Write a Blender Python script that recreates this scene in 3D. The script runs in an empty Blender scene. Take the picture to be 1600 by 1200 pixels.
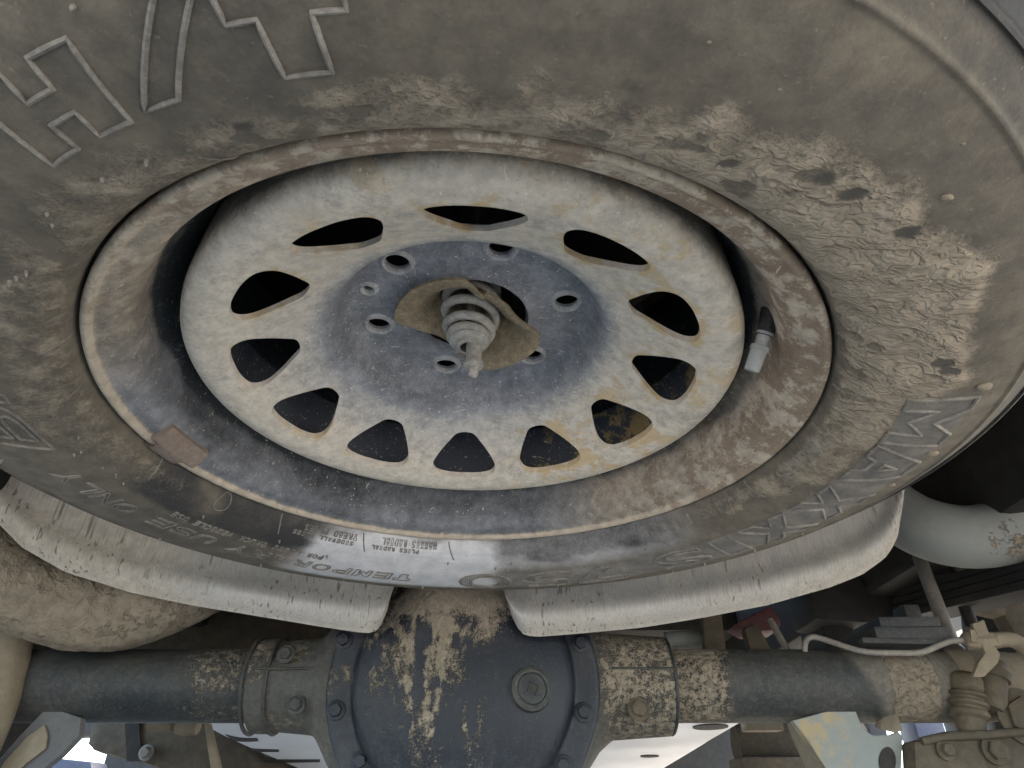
import bpy, bmesh, math, random
import numpy as np
from mathutils import Vector
random.seed(7); np.random.seed(7)
PI = math.pi
S = bpy.context.scene
COL = S.collection

# ------------------------------------------------------------------ camera, sky, sun, exposure
CAM = np.array([0.0, 0.0, 0.25])
cam = bpy.data.objects.new('camera', bpy.data.cameras.new('camera')); COL.objects.link(cam)
cam.location = CAM
PITCH = 32.75
cam.rotation_euler = (math.radians(90 + PITCH), 0, 0)
cam.data.sensor_width = 36; cam.data.lens = 36 * 1043 / 1600
cam.data.clip_start = 0.02; cam.data.clip_end = 3000
S.camera = cam
S.render.engine = 'CYCLES'
S.cycles.use_denoising = True
S.cycles.max_bounces = 10; S.cycles.diffuse_bounces = 7
S.view_settings.view_transform = 'Standard'; S.view_settings.look = 'None'
S.view_settings.exposure = 3.6; S.view_settings.gamma = 1
S.view_settings.use_curve_mapping = False

SUN_EL, SUN_AZ = math.radians(50), math.radians(75)      # azimuth clockwise from +Y (north)
W = bpy.data.worlds.new('World'); S.world = W; W.use_nodes = True
wn = W.node_tree; bgn = wn.nodes['Background']
sky = wn.nodes.new('ShaderNodeTexSky'); sky.sky_type = 'NISHITA'; sky.sun_disc = False
sky.sun_elevation = SUN_EL; sky.sun_rotation = SUN_AZ; sky.dust_density = 0.8; sky.air_density = 1.0
wn.links.new(sky.outputs[0], bgn.inputs[0]); bgn.inputs[1].default_value = 0.12
sl = bpy.data.lights.new('sun', 'SUN'); sl.energy = 1.4; sl.angle = math.radians(14); sl.color = (1, .94, .84)
so = bpy.data.objects.new('sun', sl); COL.objects.link(so)
sd = Vector((math.sin(SUN_AZ) * math.cos(SUN_EL), math.cos(SUN_AZ) * math.cos(SUN_EL), math.sin(SUN_EL)))
so.rotation_euler = sd.to_track_quat('Z', 'Y').to_euler(); so.location = (0, -3, 6)

# ------------------------------------------------------------------ helpers
cp, sp = math.cos(math.radians(PITCH)), math.sin(math.radians(PITCH))
def P(px, py, Y):
    """point of the place seen at (px,py) of the 1600x1200 photograph and lying Y metres ahead of the camera"""
    x, y = (px - 800) / 1043, (py - 600) / 1043
    v = np.array([x, sp * y + cp, -cp * y + sp])
    return CAM + v * (Y / v[1])
def A(*pts): return np.array(pts, float)

def hash3(i, j, k):
    h = (i * 374761393 + j * 668265263 + k * 2147483647 + 1274126177) & 0xffffffff
    h = ((h ^ (h >> 13)) * 1274126177) & 0xffffffff
    return ((h ^ (h >> 16)) & 0xffff) / 65535.0
def vnoise(p):
    p = np.asarray(p, float); i = np.floor(p).astype(np.int64); f = p - i; f = f * f * (3 - 2 * f)
    r = 0
    for a in (0, 1):
        for b in (0, 1):
            for c in (0, 1):
                w = (f[:, 0] if a else 1 - f[:, 0]) * (f[:, 1] if b else 1 - f[:, 1]) * (f[:, 2] if c else 1 - f[:, 2])
                r = r + w * hash3(i[:, 0] + a, i[:, 1] + b, i[:, 2] + c)
    return r
def fbm(p, sc, oct=4, seed=0):
    p = np.asarray(p, float) * sc + seed * 17.31; r = 0; a = .5; t = 0
    for o in range(oct):
        r = r + a * vnoise(p); t += a; a *= .5; p = p * 2.03 + 5.7
    return r / t
def sstep(a, b, x):
    t = np.clip((x - a) / (b - a), 0, 1); return t * t * (3 - 2 * t)

LOC = {}
def empty(name, loc, label, cat, group=None):
    o = bpy.data.objects.new(name, None); o.empty_display_size = .05; COL.objects.link(o); o.location = loc
    LOC[o.name] = np.array(loc, float); tag(o, label, cat, group); return o
def tag(o, label=None, cat=None, group=None, kind=None):
    if label: o['label'] = label
    if cat: o['category'] = cat
    if group: o['group'] = group
    if kind: o['kind'] = kind
    return o
def obj(name, v, f, m, parent=None, smooth=True, attrs=None, loc=None, sharp=40):
    """one mesh object; v is in world space, the object's origin sits at its thing's base"""
    v = np.asarray(v, float).reshape(-1, 3)
    if parent is not None: base = LOC[parent.name]
    elif loc is not None: base = np.array(loc, float)
    else: base = np.array([v[:, 0].mean(), v[:, 1].mean(), v[:, 2].min()])
    me = bpy.data.meshes.new(name)
    me.from_pydata((v - base).tolist(), [], [list(map(int, q)) for q in f]); me.update()
    if attrs:
        for k, a in attrs.items():
            at = me.attributes.new(k, 'FLOAT', 'POINT'); at.data.foreach_set('value', np.asarray(a, np.float32).ravel())
    if smooth:
        me.polygons.foreach_set('use_smooth', [True] * len(me.polygons))
        if sharp: me.set_sharp_from_angle(angle=math.radians(sharp))
    if m: me.materials.append(m)
    o = bpy.data.objects.new(name, me); COL.objects.link(o)
    if parent is not None: o.parent = parent
    else: o.location = base
    LOC[o.name] = base
    return o
def grid(Q, cu=False, cv=False, flip=False):
    """faces of a (nu,nv) vertex grid"""
    nu, nv = Q.shape[:2]; F = []
    iu = np.arange(nu if cu else nu - 1); iv = np.arange(nv if cv else nv - 1)
    a, b = np.meshgrid(iu, iv, indexing='ij'); a = a.ravel(); b = b.ravel()
    a2 = (a + 1) % nu; b2 = (b + 1) % nv
    q = np.c_[a * nv + b, a2 * nv + b, a2 * nv + b2, a * nv + b2]
    if flip: q = q[:, ::-1]
    return q
def lathe(prof, n, c=(0, 0, 0), axis='z', jitter=0):
    """prof: (r, h) pairs; rotated about the z, y or x axis through c"""
    prof = np.asarray(prof, float); a = np.linspace(0, 2 * PI, n, endpoint=False)
    r = prof[None, :, 0]; h = prof[None, :, 1] + 0 * a[:, None]
    X = r * np.cos(a)[:, None]; Y = r * np.sin(a)[:, None]
    if axis == 'z': Q = np.stack([X, Y, h], -1)
    elif axis == 'x': Q = np.stack([h, X, Y], -1)
    else: Q = np.stack([X, h, Y], -1)
    return Q + np.array(c)
def densify(prof, step):
    prof = np.asarray(prof, float); out = [prof[0]]
    for p, q in zip(prof[:-1], prof[1:]):
        k = max(1, int(math.ceil(np.linalg.norm(q - p) / step)))
        for i in range(1, k + 1): out.append(p + (q - p) * i / k)
    return np.array(out)
def spline(pts, n, closed=False):
    pts = np.asarray(pts, float); m = len(pts); out = []
    seg = m if closed else m - 1
    for i in range(seg):
        g = lambda k: pts[(i + k) % m] if closed else pts[min(max(i + k, 0), m - 1)]
        p0, p1, p2, p3 = g(-1), g(0), g(1), g(2)
        for t in np.linspace(0, 1, n, endpoint=False):
            out.append(.5 * (2 * p1 + (p2 - p0) * t + (2 * p0 - 5 * p1 + 4 * p2 - p3) * t * t + (3 * p1 - p0 - 3 * p2 + p3) * t ** 3))
    if not closed: out.append(pts[-1])
    return np.array(out)
def tube(pts, rad, n=12, closed=False, caps=True):
    """verts, faces of a tube along pts with radius rad (number or list)"""
    pts = np.asarray(pts, float); m = len(pts); rad = np.broadcast_to(np.asarray(rad, float), (m,))
    if closed: T = np.roll(pts, -1, 0) - np.roll(pts, 1, 0)
    else: T = np.gradient(pts, axis=0)
    T = T / (np.linalg.norm(T, axis=1)[:, None] + 1e-12)
    up = np.array([0, 0, 1.0]) if abs(T[0] @ np.array([0, 0, 1.0])) < .9 else np.array([1.0, 0, 0])
    N = up - (up @ T[0]) * T[0]; N /= np.linalg.norm(N); V = []
    a = np.linspace(0, 2 * PI, n, endpoint=False)
    for i in range(m):
        N = N - (N @ T[i]) * T[i]; N /= np.linalg.norm(N) + 1e-12; B = np.cross(T[i], N)
        V.append(pts[i] + rad[i] * (np.cos(a)[:, None] * N + np.sin(a)[:, None] * B))
    Q = np.array(V); F = grid(Q, cu=closed, cv=True).tolist(); v = Q.reshape(-1, 3)
    if caps and not closed:
        F.append(list(range(n))[::-1]); F.append([(m - 1) * n + k for k in range(n)])
    return v, F
def join(*vf):
    V = []; F = []; o = 0
    for v, f in vf:
        v = np.asarray(v).reshape(-1, 3); V.append(v); F += [[int(k) + o for k in q] for q in f]; o += len(v)
    return np.concatenate(V), F
def box(c, s, rot=None, bev=.15):
    """box with chamfered edges; c centre, s full sizes"""
    bm = bmesh.new(); bmesh.ops.create_cube(bm, size=1)
    for q in bm.verts: q.co = Vector([q.co[i] * s[i] for i in range(3)])
    if bev: bmesh.ops.bevel(bm, geom=bm.edges[:], offset=min(s) * bev, segments=2, affect='EDGES', profile=.6)
    v = np.array([q.co[:] for q in bm.verts]); f = [[q.index for q in p.verts] for p in bm.faces]; bm.free()
    if rot is not None:
        from mathutils import Euler
        M = np.array(Euler(rot).to_matrix()); v = v @ M.T
    return v + np.array(c), f
def prism(front, off, bev=.0015):
    """polygon (n,3) swept by vector off, edges chamfered"""
    front = np.asarray(front, float); n = len(front); off = np.asarray(off, float)
    bm = bmesh.new(); a = [bm.verts.new(p) for p in front]; b = [bm.verts.new(p + off) for p in front]
    bm.faces.new(a); bm.faces.new(b[::-1])
    for i in range(n): bm.faces.new([a[i], b[i], b[(i + 1) % n], a[(i + 1) % n]])
    bmesh.ops.recalc_face_normals(bm, faces=bm.faces[:])
    if bev: bmesh.ops.bevel(bm, geom=bm.edges[:], offset=bev, segments=2, affect='EDGES', profile=.6)
    bm.verts.index_update()
    v = np.array([q.co[:] for q in bm.verts]); f = [[q.index for q in p.verts] for p in bm.faces]; bm.free()
    return v, f
def poly_px(pts, Y): return np.array([P(x, y, Y) for x, y in pts])
def bolt_vf(c, d, r, h, washer=True):
    """hexagon head with a washer, pointing along d"""
    d = np.asarray(d, float); d /= np.linalg.norm(d)
    u = np.cross(d, [0, 0, 1.0]);
    if np.linalg.norm(u) < .1: u = np.cross(d, [1.0, 0, 0])
    u /= np.linalg.norm(u); w = np.cross(d, u); c = np.asarray(c, float)
    def ring(n, rr, hh, ph=0):
        a = np.linspace(0, 2 * PI, n, endpoint=False) + ph
        return c + hh * d + rr * (np.cos(a)[:, None] * u + np.sin(a)[:, None] * w)
    parts = []
    if washer:
        Q = np.array([ring(18, r * 1.45, -.001), ring(18, r * 1.45, h * .16), ring(18, r * 1.3, h * .24), ring(18, r * .5, h * .24)])
        parts.append((Q.reshape(-1, 3), grid(Q, cv=True).tolist()))
    ph = random.random()
    Q = np.array([ring(6, r, 0, ph), ring(6, r, h * .85, ph), ring(6, r * .84, h, ph)])
    parts.append((Q.reshape(-1, 3), grid(Q, cv=True).tolist() + [[12 + k for k in range(6)]]))
    return join(*parts)

# ------------------------------------------------------------------ materials
def mat(name, base, dust=(.30, .255, .195), d0=.3, s1=14, c1=1.2, s2=120, c2=.7, mud=(.235, .195, .145), rough=.75, spec=.35,
        metal=0.0, bump=.0008, stain=(.34, .21, .07), specks=0.0, scratch=0.0, worm=120, wormh=.004, wstretch=(1, 1, 1), streak=0.0,
        cool=None, drip=0.0, warp=.02, fine=.8, soft=.08, wmask=.34, mnoise=.9, mfine=.5):
    """layered weathered surface: base paint or rubber, dust film, dried mud (attribute mud), ochre stain (attribute stain)"""
    m = bpy.data.materials.new(name); m.use_nodes = True; nt = m.node_tree; N = nt.nodes; L = nt.links
    b = N['Principled BSDF']
    def mk(t, **k):
        n = N.new(t)
        for a, v in k.items(): setattr(n, a, v)
        return n
    def inp(sock, v):
        if hasattr(v, 'is_linked'): L.new(v, sock)
        else: sock.default_value = v
    def math_(op, a, bb=0.0, c=0.0, clamp=False):
        n = mk('ShaderNodeMath', operation=op, use_clamp=clamp); inp(n.inputs[0], a); inp(n.inputs[1], bb); inp(n.inputs[2], c); return n.outputs[0]
    def mixc(f, a, c):
        n = mk('ShaderNodeMix', data_type='RGBA'); inp(n.inputs[0], f)
        inp(n.inputs[6], a if hasattr(a, 'is_linked') else (*a, 1)); inp(n.inputs[7], c if hasattr(c, 'is_linked') else (*c, 1)); return n.outputs[2]
    def noise(sc, det=5, vec=None, typ=None, rgh=.55, dist=0):
        n = mk('ShaderNodeTexNoise'); n.inputs['Scale'].default_value = sc; n.inputs['Detail'].default_value = det
        n.inputs['Roughness'].default_value = rgh; n.inputs['Distortion'].default_value = dist
        if typ: n.noise_type = typ
        L.new(vec if vec is not None else tc, n.inputs['Vector']); return n.outputs[0]
    def ramp(v, a, c):
        n = mk('ShaderNodeMapRange', interpolation_type='SMOOTHSTEP'); inp(n.inputs[0], v); n.inputs[1].default_value = a; n.inputs[2].default_value = c; return n.outputs[0]
    def attr(nm):
        return mk('ShaderNodeAttribute', attribute_name=nm).outputs['Fac']
    def stretch(v):
        n = mk('ShaderNodeMapping'); L.new(tc, n.inputs[0]); n.inputs['Scale'].default_value = v; return n.outputs[0]
    tc = mk('ShaderNodeTexCoord').outputs['Object']
    n1 = noise(s1, 6); n2 = noise(s2, 5, rgh=.65); n3 = noise(max(s2 * 4, 480), 3, rgh=.75)
    f = math_('ADD', math_('MULTIPLY_ADD', n1, c1, -.5 * c1 + d0), math_('MULTIPLY_ADD', n2, c2, -.5 * c2))
    f = math_('ADD', f, math_('MULTIPLY_ADD', n3, c2 * fine, -.5 * c2 * fine))
    f = math_('ADD', f, attr('dust'), clamp=True)
    if streak:
        st = noise(60, 4, stretch((1, 1, .04)), rgh=.7)
        f = math_('ADD', f, math_('MULTIPLY_ADD', st, streak, -.5 * streak), clamp=True)
    dv = mixc(ramp(n2, .3, .7), tuple(x * .82 for x in dust), tuple(min(1, x * 1.12) for x in dust))
    if cool:
        dv = mixc(math_('ADD', attr('cool'), 0, clamp=True), dv, mixc(ramp(n2, .3, .7), tuple(x * .8 for x in cool), cool))
    col = mixc(f, base, dv)
    stn = math_('MULTIPLY', ramp(math_('ADD', noise(48, 6, rgh=.75), math_('MULTIPLY', attr('stain'), .16)), .60, .68), math_('ADD', attr('stain'), 0, clamp=True))
    col = mixc(math_('MULTIPLY', stn, .6), col, stain)
    if specks:
        sk = ramp(noise(420, 2, rgh=.5), .68, .74)
        col = mixc(math_('MULTIPLY', sk, specks), col, tuple(min(1, x * 1.45) for x in dust))
        dk = ramp(noise(300, 2, rgh=.5, vec=stretch((1.1, .9, 1.3))), .67, .73)
        col = mixc(math_('MULTIPLY', dk, specks * .6), col, tuple(x * .45 for x in dust))
    if scratch:
        sc_ = ramp(noise(150, 3, stretch((.25, 2.2, 1)), dist=1.5, rgh=.6), .66, .72)
        sc2 = ramp(noise(130, 3, stretch((2.0, .3, 1)), dist=2.5, rgh=.6), .67, .73)
        col = mixc(math_('MULTIPLY', math_('MAXIMUM', sc_, sc2), scratch), col, tuple(min(1, x * 1.35) for x in dust))
    if drip:
        dl = math_('MULTIPLY', ramp(noise(300, 1, stretch((1, 1, .010))), .60, .70), ramp(noise(16, 2), .42, .60))
        col = mixc(math_('MULTIPLY', dl, drip), col, tuple(x * .18 for x in dust))
        br_ = noise(700, 2, stretch((1, 1, .012)))
        col = mixc(math_('MULTIPLY', ramp(br_, .35, .7), drip * .45), col, tuple(x * .5 for x in dust))
    # dried mud
    wp = mk('ShaderNodeVectorMath', operation='MULTIPLY_ADD'); nn = mk('ShaderNodeTexNoise'); nn.inputs['Scale'].default_value = 45
    L.new(tc, nn.inputs['Vector']); L.new(nn.outputs['Color'], wp.inputs[0]); wp.inputs[1].default_value = (warp,) * 3; L.new(tc, wp.inputs[2])
    mp = mk('ShaderNodeMapping'); L.new(wp.outputs[0], mp.inputs[0]); mp.inputs['Scale'].default_value = wstretch
    wa = math_('ABSOLUTE', math_('SUBTRACT', noise(worm, 1.2, mp.outputs[0], rgh=.4), .5))
    wb = math_('ABSOLUTE', math_('SUBTRACT', noise(worm * 2.1, 2, mp.outputs[0], rgh=.5), .5))
    wn_ = math_('ADD', math_('MULTIPLY', ramp(noise(worm * .8, 2.2, mp.outputs[0], rgh=.5), .40, .64), .62), math_('MULTIPLY_ADD', ramp(wa, .07, .0), .22, math_('MULTIPLY', ramp(wb, .1, .0), .22)), clamp=True)
    mf = ramp(math_('ADD', attr('mud'), math_('ADD', math_('ADD', math_('MULTIPLY_ADD', n2, mnoise, -.5 * mnoise), math_('MULTIPLY_ADD', n3, mfine, -.5 * mfine)), math_('MULTIPLY_ADD', wn_, wmask, -.5 * wmask))), .5 - soft, .5 + soft)
    wn_ = math_('MULTIPLY', wn_, ramp(attr('mud'), .42, .85))
    mcol = mixc(ramp(n2, .25, .75), tuple(x * .72 for x in mud), tuple(x * 1.15 for x in mud))
    mcol = mixc(math_('MULTIPLY', wn_, .35), mcol, tuple(min(1, x * 1.35) for x in mud))
    col = mixc(mf, col, mcol)
    L.new(col, b.inputs['Base Color'])
    inp(b.inputs['Roughness'], math_('ADD', math_('MULTIPLY_ADD', f, .9 - rough, rough), math_('MULTIPLY', mf, .25), clamp=True))
    inp(b.inputs['Metallic'], math_('MULTIPLY', math_('SUBTRACT', 1, math_('MAXIMUM', f, mf), clamp=True), metal) if metal else 0.0)
    b.inputs['Specular IOR Level'].default_value = spec
    hgt = math_('ADD', math_('MULTIPLY', n2, bump), math_('MULTIPLY', n3, bump * .35))
    hgt = math_('ADD', hgt, math_('MULTIPLY', mf, math_('MULTIPLY_ADD', wn_, wormh, wormh * .35)))
    bp = mk('ShaderNodeBump'); bp.inputs['Distance'].default_value = 1.0; bp.inputs['Strength'].default_value = 1.0
    L.new(hgt, bp.inputs['Height']); L.new(bp.outputs[0], b.inputs['Normal'])
    return m

TAN = (.30, .255, .195); GREY = (.33, .31, .28)
M = dict(
    rubber=mat('tyre_rubber', (.038, .037, .036), (.180, .153, .113), d0=.70, s1=9, c1=.55, s2=70, c2=.6, mud=(.315, .266, .198), rough=.7, bump=.0006, worm=75, wormh=.0034, wstretch=(1, 1.5, 1), specks=.35, cool=(.60, .595, .59), soft=.20, wmask=.14, mnoise=.55),
    letter=mat('raised_rubber', (.06, .058, .055), (.28, .255, .215), d0=.62, s1=30, c1=1.2, s2=140, c2=.7, rough=.7, bump=.0003),
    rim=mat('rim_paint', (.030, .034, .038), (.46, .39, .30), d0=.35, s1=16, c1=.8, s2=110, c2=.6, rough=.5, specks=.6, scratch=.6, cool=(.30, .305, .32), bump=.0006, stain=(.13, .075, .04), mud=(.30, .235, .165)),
    disc=mat('wheel_paint', (.065, .072, .088), (.59, .53, .44), d0=.54, s1=13, c1=.40, s2=130, c2=.55, rough=.5, specks=.7, scratch=.6, cool=(.41, .415, .43), bump=.00045, stain=(.52, .35, .13)),
    plate=mat('muddy_plate', (.12, .095, .06), (.36, .29, .19), d0=.5, s1=40, c1=1.0, s2=200, c2=.9, rough=.8, bump=.0007, specks=.3),
    spring=mat('dusty_spring_steel', (.15, .145, .13), (.43, .405, .36), d0=.66, s1=60, c1=.9, s2=300, c2=.8, rough=.7, bump=.0002),
    valve=mat('valve_cap_plastic', (.26, .28, .275), (.36, .35, .32), d0=.45, s1=120, c1=.6, s2=400, c2=.5, rough=.55, bump=.0001),
    black=mat('black_rubber', (.012, .012, .013), (.14, .12, .095), d0=.12, s1=60, c1=.6, s2=300, c2=.5, rough=.6),
    shield=mat('zinc_sheet', (.37, .365, .355), (.42, .375, .31), d0=.4, s1=7, c1=1.0, s2=80, c2=.25, rough=.45, metal=.45, bump=.00015, streak=1.0, drip=.8, mud=(.30, .245, .175)),
    axle=mat('axle_paint', (.015, .019, .022), (.135, .122, .10), d0=.22, s1=11, c1=.8, s2=160, c2=.6, rough=.5, specks=.35, bump=.0006, worm=170, wormh=.0022, soft=.16, mfine=1.3),
    cover=mat('cover_paint', (.008, .011, .018), (.075, .074, .076), d0=.06, s1=9, c1=.7, s2=160, c2=.6, rough=.45, specks=.5, scratch=.3, streak=.55, bump=.0005, worm=190, wormh=.0018, wstretch=(1.4, 1, .6), soft=.18, mfine=1.4),
    pale=mat('pale_grey_paint', (.20, .215, .205), (.27, .25, .205), d0=.25, s1=12, c1=.9, s2=90, c2=.4, rough=.6, bump=.0003, stain=(.35, .25, .11)),
    mudcoat=mat('caked_mud', (.19, .158, .115), (.245, .205, .15), d0=.5, s1=18, c1=1.0, s2=90, c2=.6, mud=(.225, .188, .138), rough=.9, spec=.2, bump=.0012, worm=60, wormh=.0022),
    dark=mat('dark_underseal', (.012, .012, .012), (.07, .058, .042), d0=.25, s1=8, c1=.9, s2=60, c2=.5, rough=.7, bump=.0005),
    brown=mat('brown_underside', (.045, .036, .026), (.15, .12, .08), d0=.4, s1=10, c1=1.1, s2=70, c2=.6, rough=.8, bump=.0008),
    navy=mat('navy_paint', (.022, .026, .045), (.11, .10, .10), d0=.2, s1=10, c1=.8, s2=80, c2=.4, rough=.5, bump=.0003),
    silver=mat('bare_aluminium', (.80, .81, .84), (.66, .66, .66), d0=.2, s1=7, c1=.8, s2=50, c2=.3, rough=.34, metal=.12, bump=.0002),
    greyp=mat('grey_bracket_paint', (.085, .085, .092), (.17, .155, .14), d0=.25, s1=12, c1=.9, s2=90, c2=.4, rough=.6, bump=.0003),
    red=mat('red_paint', (.07, .012, .014), (.10, .06, .05), d0=.3, s1=20, c1=.8, s2=90, c2=.5, rough=.5),
    steel=mat('weathered_steel', (.16, .155, .15), (.30, .265, .21), d0=.4, s1=50, c1=.9, s2=240, c2=.7, rough=.5, metal=.3, bump=.0004),
    weight=mat('rusty_lead', (.20, .15, .12), (.30, .24, .19), d0=.45, s1=80, c1=1.1, s2=300, c2=.8, rough=.8, bump=.0008, specks=.4),
    ground=mat('dry_ground', (.38, .33, .268), (.46, .405, .33), d0=.5, s1=.8, c1=1.0, s2=14, c2=.6, rough=.9, spec=.2, bump=.004),
    white=mat('white_body_paint', (.74, .76, .78), (.6, .58, .54), d0=.15, s1=3, c1=.5, s2=20, c2=.2, rough=.35, spec=.5),
)

# ------------------------------------------------------------------ ground and the truck over it
q = np.array([[[x, y, 0] for y in (-400, -20, -4, 0, 4, 20, 400)] for x in (-400, -20, -4, 0, 4, 20, 400)], float)
g = obj('ground', q.reshape(-1, 3), grid(q), M['ground'], loc=(0, 0, 0)); tag(g, 'dry pale ground under and around the truck', None, None, 'structure')

TB = empty('pickup_truck', (0, 1.2, .5), 'dark underside of the pickup truck above the spare wheel', 'truck')
# corrugated load floor
xs = np.arange(-.86, .8601, .01); ys = np.linspace(-.12, 1.7, 30)
Q = np.array([[[x, y, .735 + (.016 if (x * 9) % 1 < .5 else 0)] for y in ys] for x in xs])
Q2 = Q.copy(); Q2[..., 2] += .06
obj('bed_floor', np.concatenate([Q.reshape(-1, 3), Q2.reshape(-1, 3)]), np.concatenate([grid(Q), grid(Q2, flip=True) + Q[..., 0].size]), M['dark'], TB, smooth=False)
for X in (-.60, .60):
    obj('frame_rail', *box((X, 1.25, .615), (.075, 2.9, .15)), M['dark'], TB)
obj('cab_floor', *box((0, 2.85, .68), (1.7, 2.25, .1)), M['dark'], TB)
obj('cross_member', *box((0, 1.02, .64), (1.13, .09, .13)), M['dark'], TB)
obj('cross_member', *box((-.30, 1.32, .53), (.9, .08, .24)), M['brown'], TB)
obj('cross_member', *box((0, -.10, .66), (1.13, .06, .1)), M['dark'], TB)
for X in (-.9, .9):
    obj('side_panel', *box((X, .9, .86), (.05, 2.1, .62)), M['white'], TB)
obj('rear_bumper', *box((0, -.30, .56), (1.7, .10, .20)), M['dark'], TB)  # unseen; keeps light from behind off the near side of the tyre
obj('tailgate', *box((0, -.17, .95), (1.75, .06, .48)), M['white'], TB)

def seg(x0, x1, y0, y1, Y, m, name):
    a, b = P(x0, y0, Y), P(x1, y1, Y)
    obj(name, *box(((a[0] + b[0]) / 2, Y, (a[2] + b[2]) / 2), (abs(b[0] - a[0]), .12, abs(a[2] - b[2]))), m, TB)
seg(-400, 48, 960, 1270, 2.60, M['dark'], 'underbody_blocker')  # dark boxes added to block the sky ahead, gaps left for bright patches
seg(48, 240, 960, 1152, 2.58, M['dark'], 'underbody_blocker')
seg(240, 1243, 960, 1275, 2.60, M['dark'], 'underbody_blocker')
seg(1243, 1300, 960, 1172, 2.58, M['dark'], 'underbody_blocker')
seg(1300, 1408, 960, 1275, 2.60, M['dark'], 'underbody_blocker')
seg(1408, 1432, 960, 1192, 2.58, M['navy'], 'underbody_blocker')
seg(1432, 2000, 960, 1275, 2.60, M['dark'], 'underbody_blocker')
obj('side_step', *prism(poly_px([(40, 1230), (66, 1182), (142, 1190), (150, 1230)], 2.3), (0, .1, 0), .01), M['navy'], TB)
# ------------------------------------------------------------------ spare wheel
WC = np.array([-.030, .379, .466])
SW = empty('spare_wheel', WC, 'mud-dusted spare wheel with steel rim slung flat under the truck', 'wheel')
TP = [(.2050, -.016), (.2170, -.016), (.2222, -.010), (.2232, .000), (.2262, .0075), (.230, .0120), (.2345, .0154), (.240, .0180), (.2475, .0206),
      (.255, .0228), (.2625, .0245), (.27, .0257), (.2775, .0265), (.285, .0268), (.29, .0265), (.295, .0259), (.302, .0247), (.3060, .0239), (.3070, .0246), (.3083, .0244), (.3094, .0230),
      (.316, .0199), (.3213, .0168), (.3222, .0182), (.3238, .0174), (.3246, .0130), (.331, .0065), (.3385, -.008), (.3445, -.028), (.3475, -.055),
      (.3475, -.075), (.341, -.077), (.341, -.085), (.3485, -.087), (.3485, -.125), (.342, -.127), (.342, -.135), (.3485, -.137), (.3475, -.19), (.3445, -.21),
      (.331, -.23), (.308, -.2385), (.285, -.242), (.255, -.236), (.232, -.222), (.2225, -.206)]
TPa = np.array(TP)
def tyre_d(r):
    sel = TPa[2:31]; return np.interp(r, sel[:, 0], sel[:, 1])
vis = densify(TPa[:31], .0014); rest = densify(TPa[30:], .02)[1:]
prof = np.concatenate([vis, rest]); prof = np.c_[prof[:, 0], -prof[:, 1]]
prof[:, 1] = np.where(np.arange(len(prof)) >= 0, prof[:, 1], 0)
NA = 900
Q = lathe(prof, NA)
rr = np.hypot(Q[..., 0], Q[..., 1]); aa = np.degrees(np.arctan2(Q[..., 1], Q[..., 0]))
flat = Q.reshape(-1, 3)
nA = fbm(flat, 26, 4, 1).reshape(rr.shape); nB = fbm(flat, 90, 4, 2).reshape(rr.shape); nC = fbm(flat, 9, 3, 3).reshape(rr.shape)
down = (Q[..., 2] < .03)
ua = (aa + 360) % 360                                   # 0 right, 90 far side, 180 left, 270 near side
def band(a0, a1, soft=8):
    """1 between angles a0 and a1 (degrees, may pass 360)"""
    m_ = (a0 + a1) / 2; h = (a1 - a0) / 2
    d = np.abs((ua - m_ + 180) % 360 - 180); return 1 - sstep(h - soft, h + soft, d)
lim = np.interp(ua, [0, 20, 45, 90, 150, 185, 215, 240, 252, 268, 280, 292, 310, 324, 344, 360], [.262, .248, .232, .215, .225, .262, .262, .252, .249, .252, .254, .266, .281, .281, .281, .262])
lim = lim + (nA - .5) * .045
mud = sstep(.012, -.012, rr - lim) * np.interp(ua, [0, 30, 50, 130, 160, 190, 235, 255, 285, 300, 345, 360], [.60, .55, .1, 0, .40, .50, .52, .56, .66, .82, .84, .60])
mud *= sstep(.222, .228, rr)
bare = sstep(.60, .68, nB) * sstep(.45, .55, nC)
mud = mud - .35 * bare * (mud > .3)
dust = (nC - .5) * .35
dust -= .55 * band(126, 168, 5) * sstep(.258, .250, rr + (nA - .5) * .02) * sstep(.35, .6, nA + .15)
dust -= .5 * sstep(.05, .0, np.hypot((rr - .238) / .3, (np.abs((ua - 131.5 + 180) % 360 - 180)) / 180 * 1.0))
pale = band(88, 128, 4) * sstep(.223, .232, rr + (nA - .5) * .018) * sstep(.30, .285, rr)
dust += .9 * pale
dust -= .45 * band(45, 86, 8) * sstep(.245, .236, rr + (nA - .5) * .03)
dust -= .10 * band(225, 345, 20) * sstep(.262, .29, rr)
for a_, r_, s_ in ((-57, .259, .0060), (-53.5, .262, .0045), (-46, .265, .004), (-36, .281, .0042), (-33.5, .268, .0026), (-22.5, .2675, .0034), (-20.5, .271, .003), (-64, .245, .004), (-40, .250, .003), (-105, .243, .005), (-75, .262, .005), (213, .256, .004)):
    dd = np.hypot(rr * np.cos(np.radians(ua)) - r_ * math.cos(math.radians(a_)), (rr * np.sin(np.radians(ua)) - r_ * math.sin(math.radians(a_))) * 1.5) + (nB - .5) * .016 + (nA - .5) * .014
    k_ = sstep(s_ * .95, s_ * .40, dd); mud = mud * (1 - .8 * k_); dust -= .38 * k_
lt = sstep(.254, .260, rr) * sstep(.294, .289, rr) * np.clip(band(-14, 100, 3), 0, 1)
mud = mud * (1 - .95 * lt); dust = dust - .14 * lt * (ua < 60) - .10 * lt * (ua > 300)
dust -= .30 * sstep(.306, .312, rr) + .5 * sstep(.316, .328, rr)  # thinner dust paints shade on the shoulder, offsetting the side light it catches
coolt = np.clip(.25 * lt + pale + .7 * band(45, 130, 10) * sstep(.26, .24, rr), 0, 1)
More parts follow.
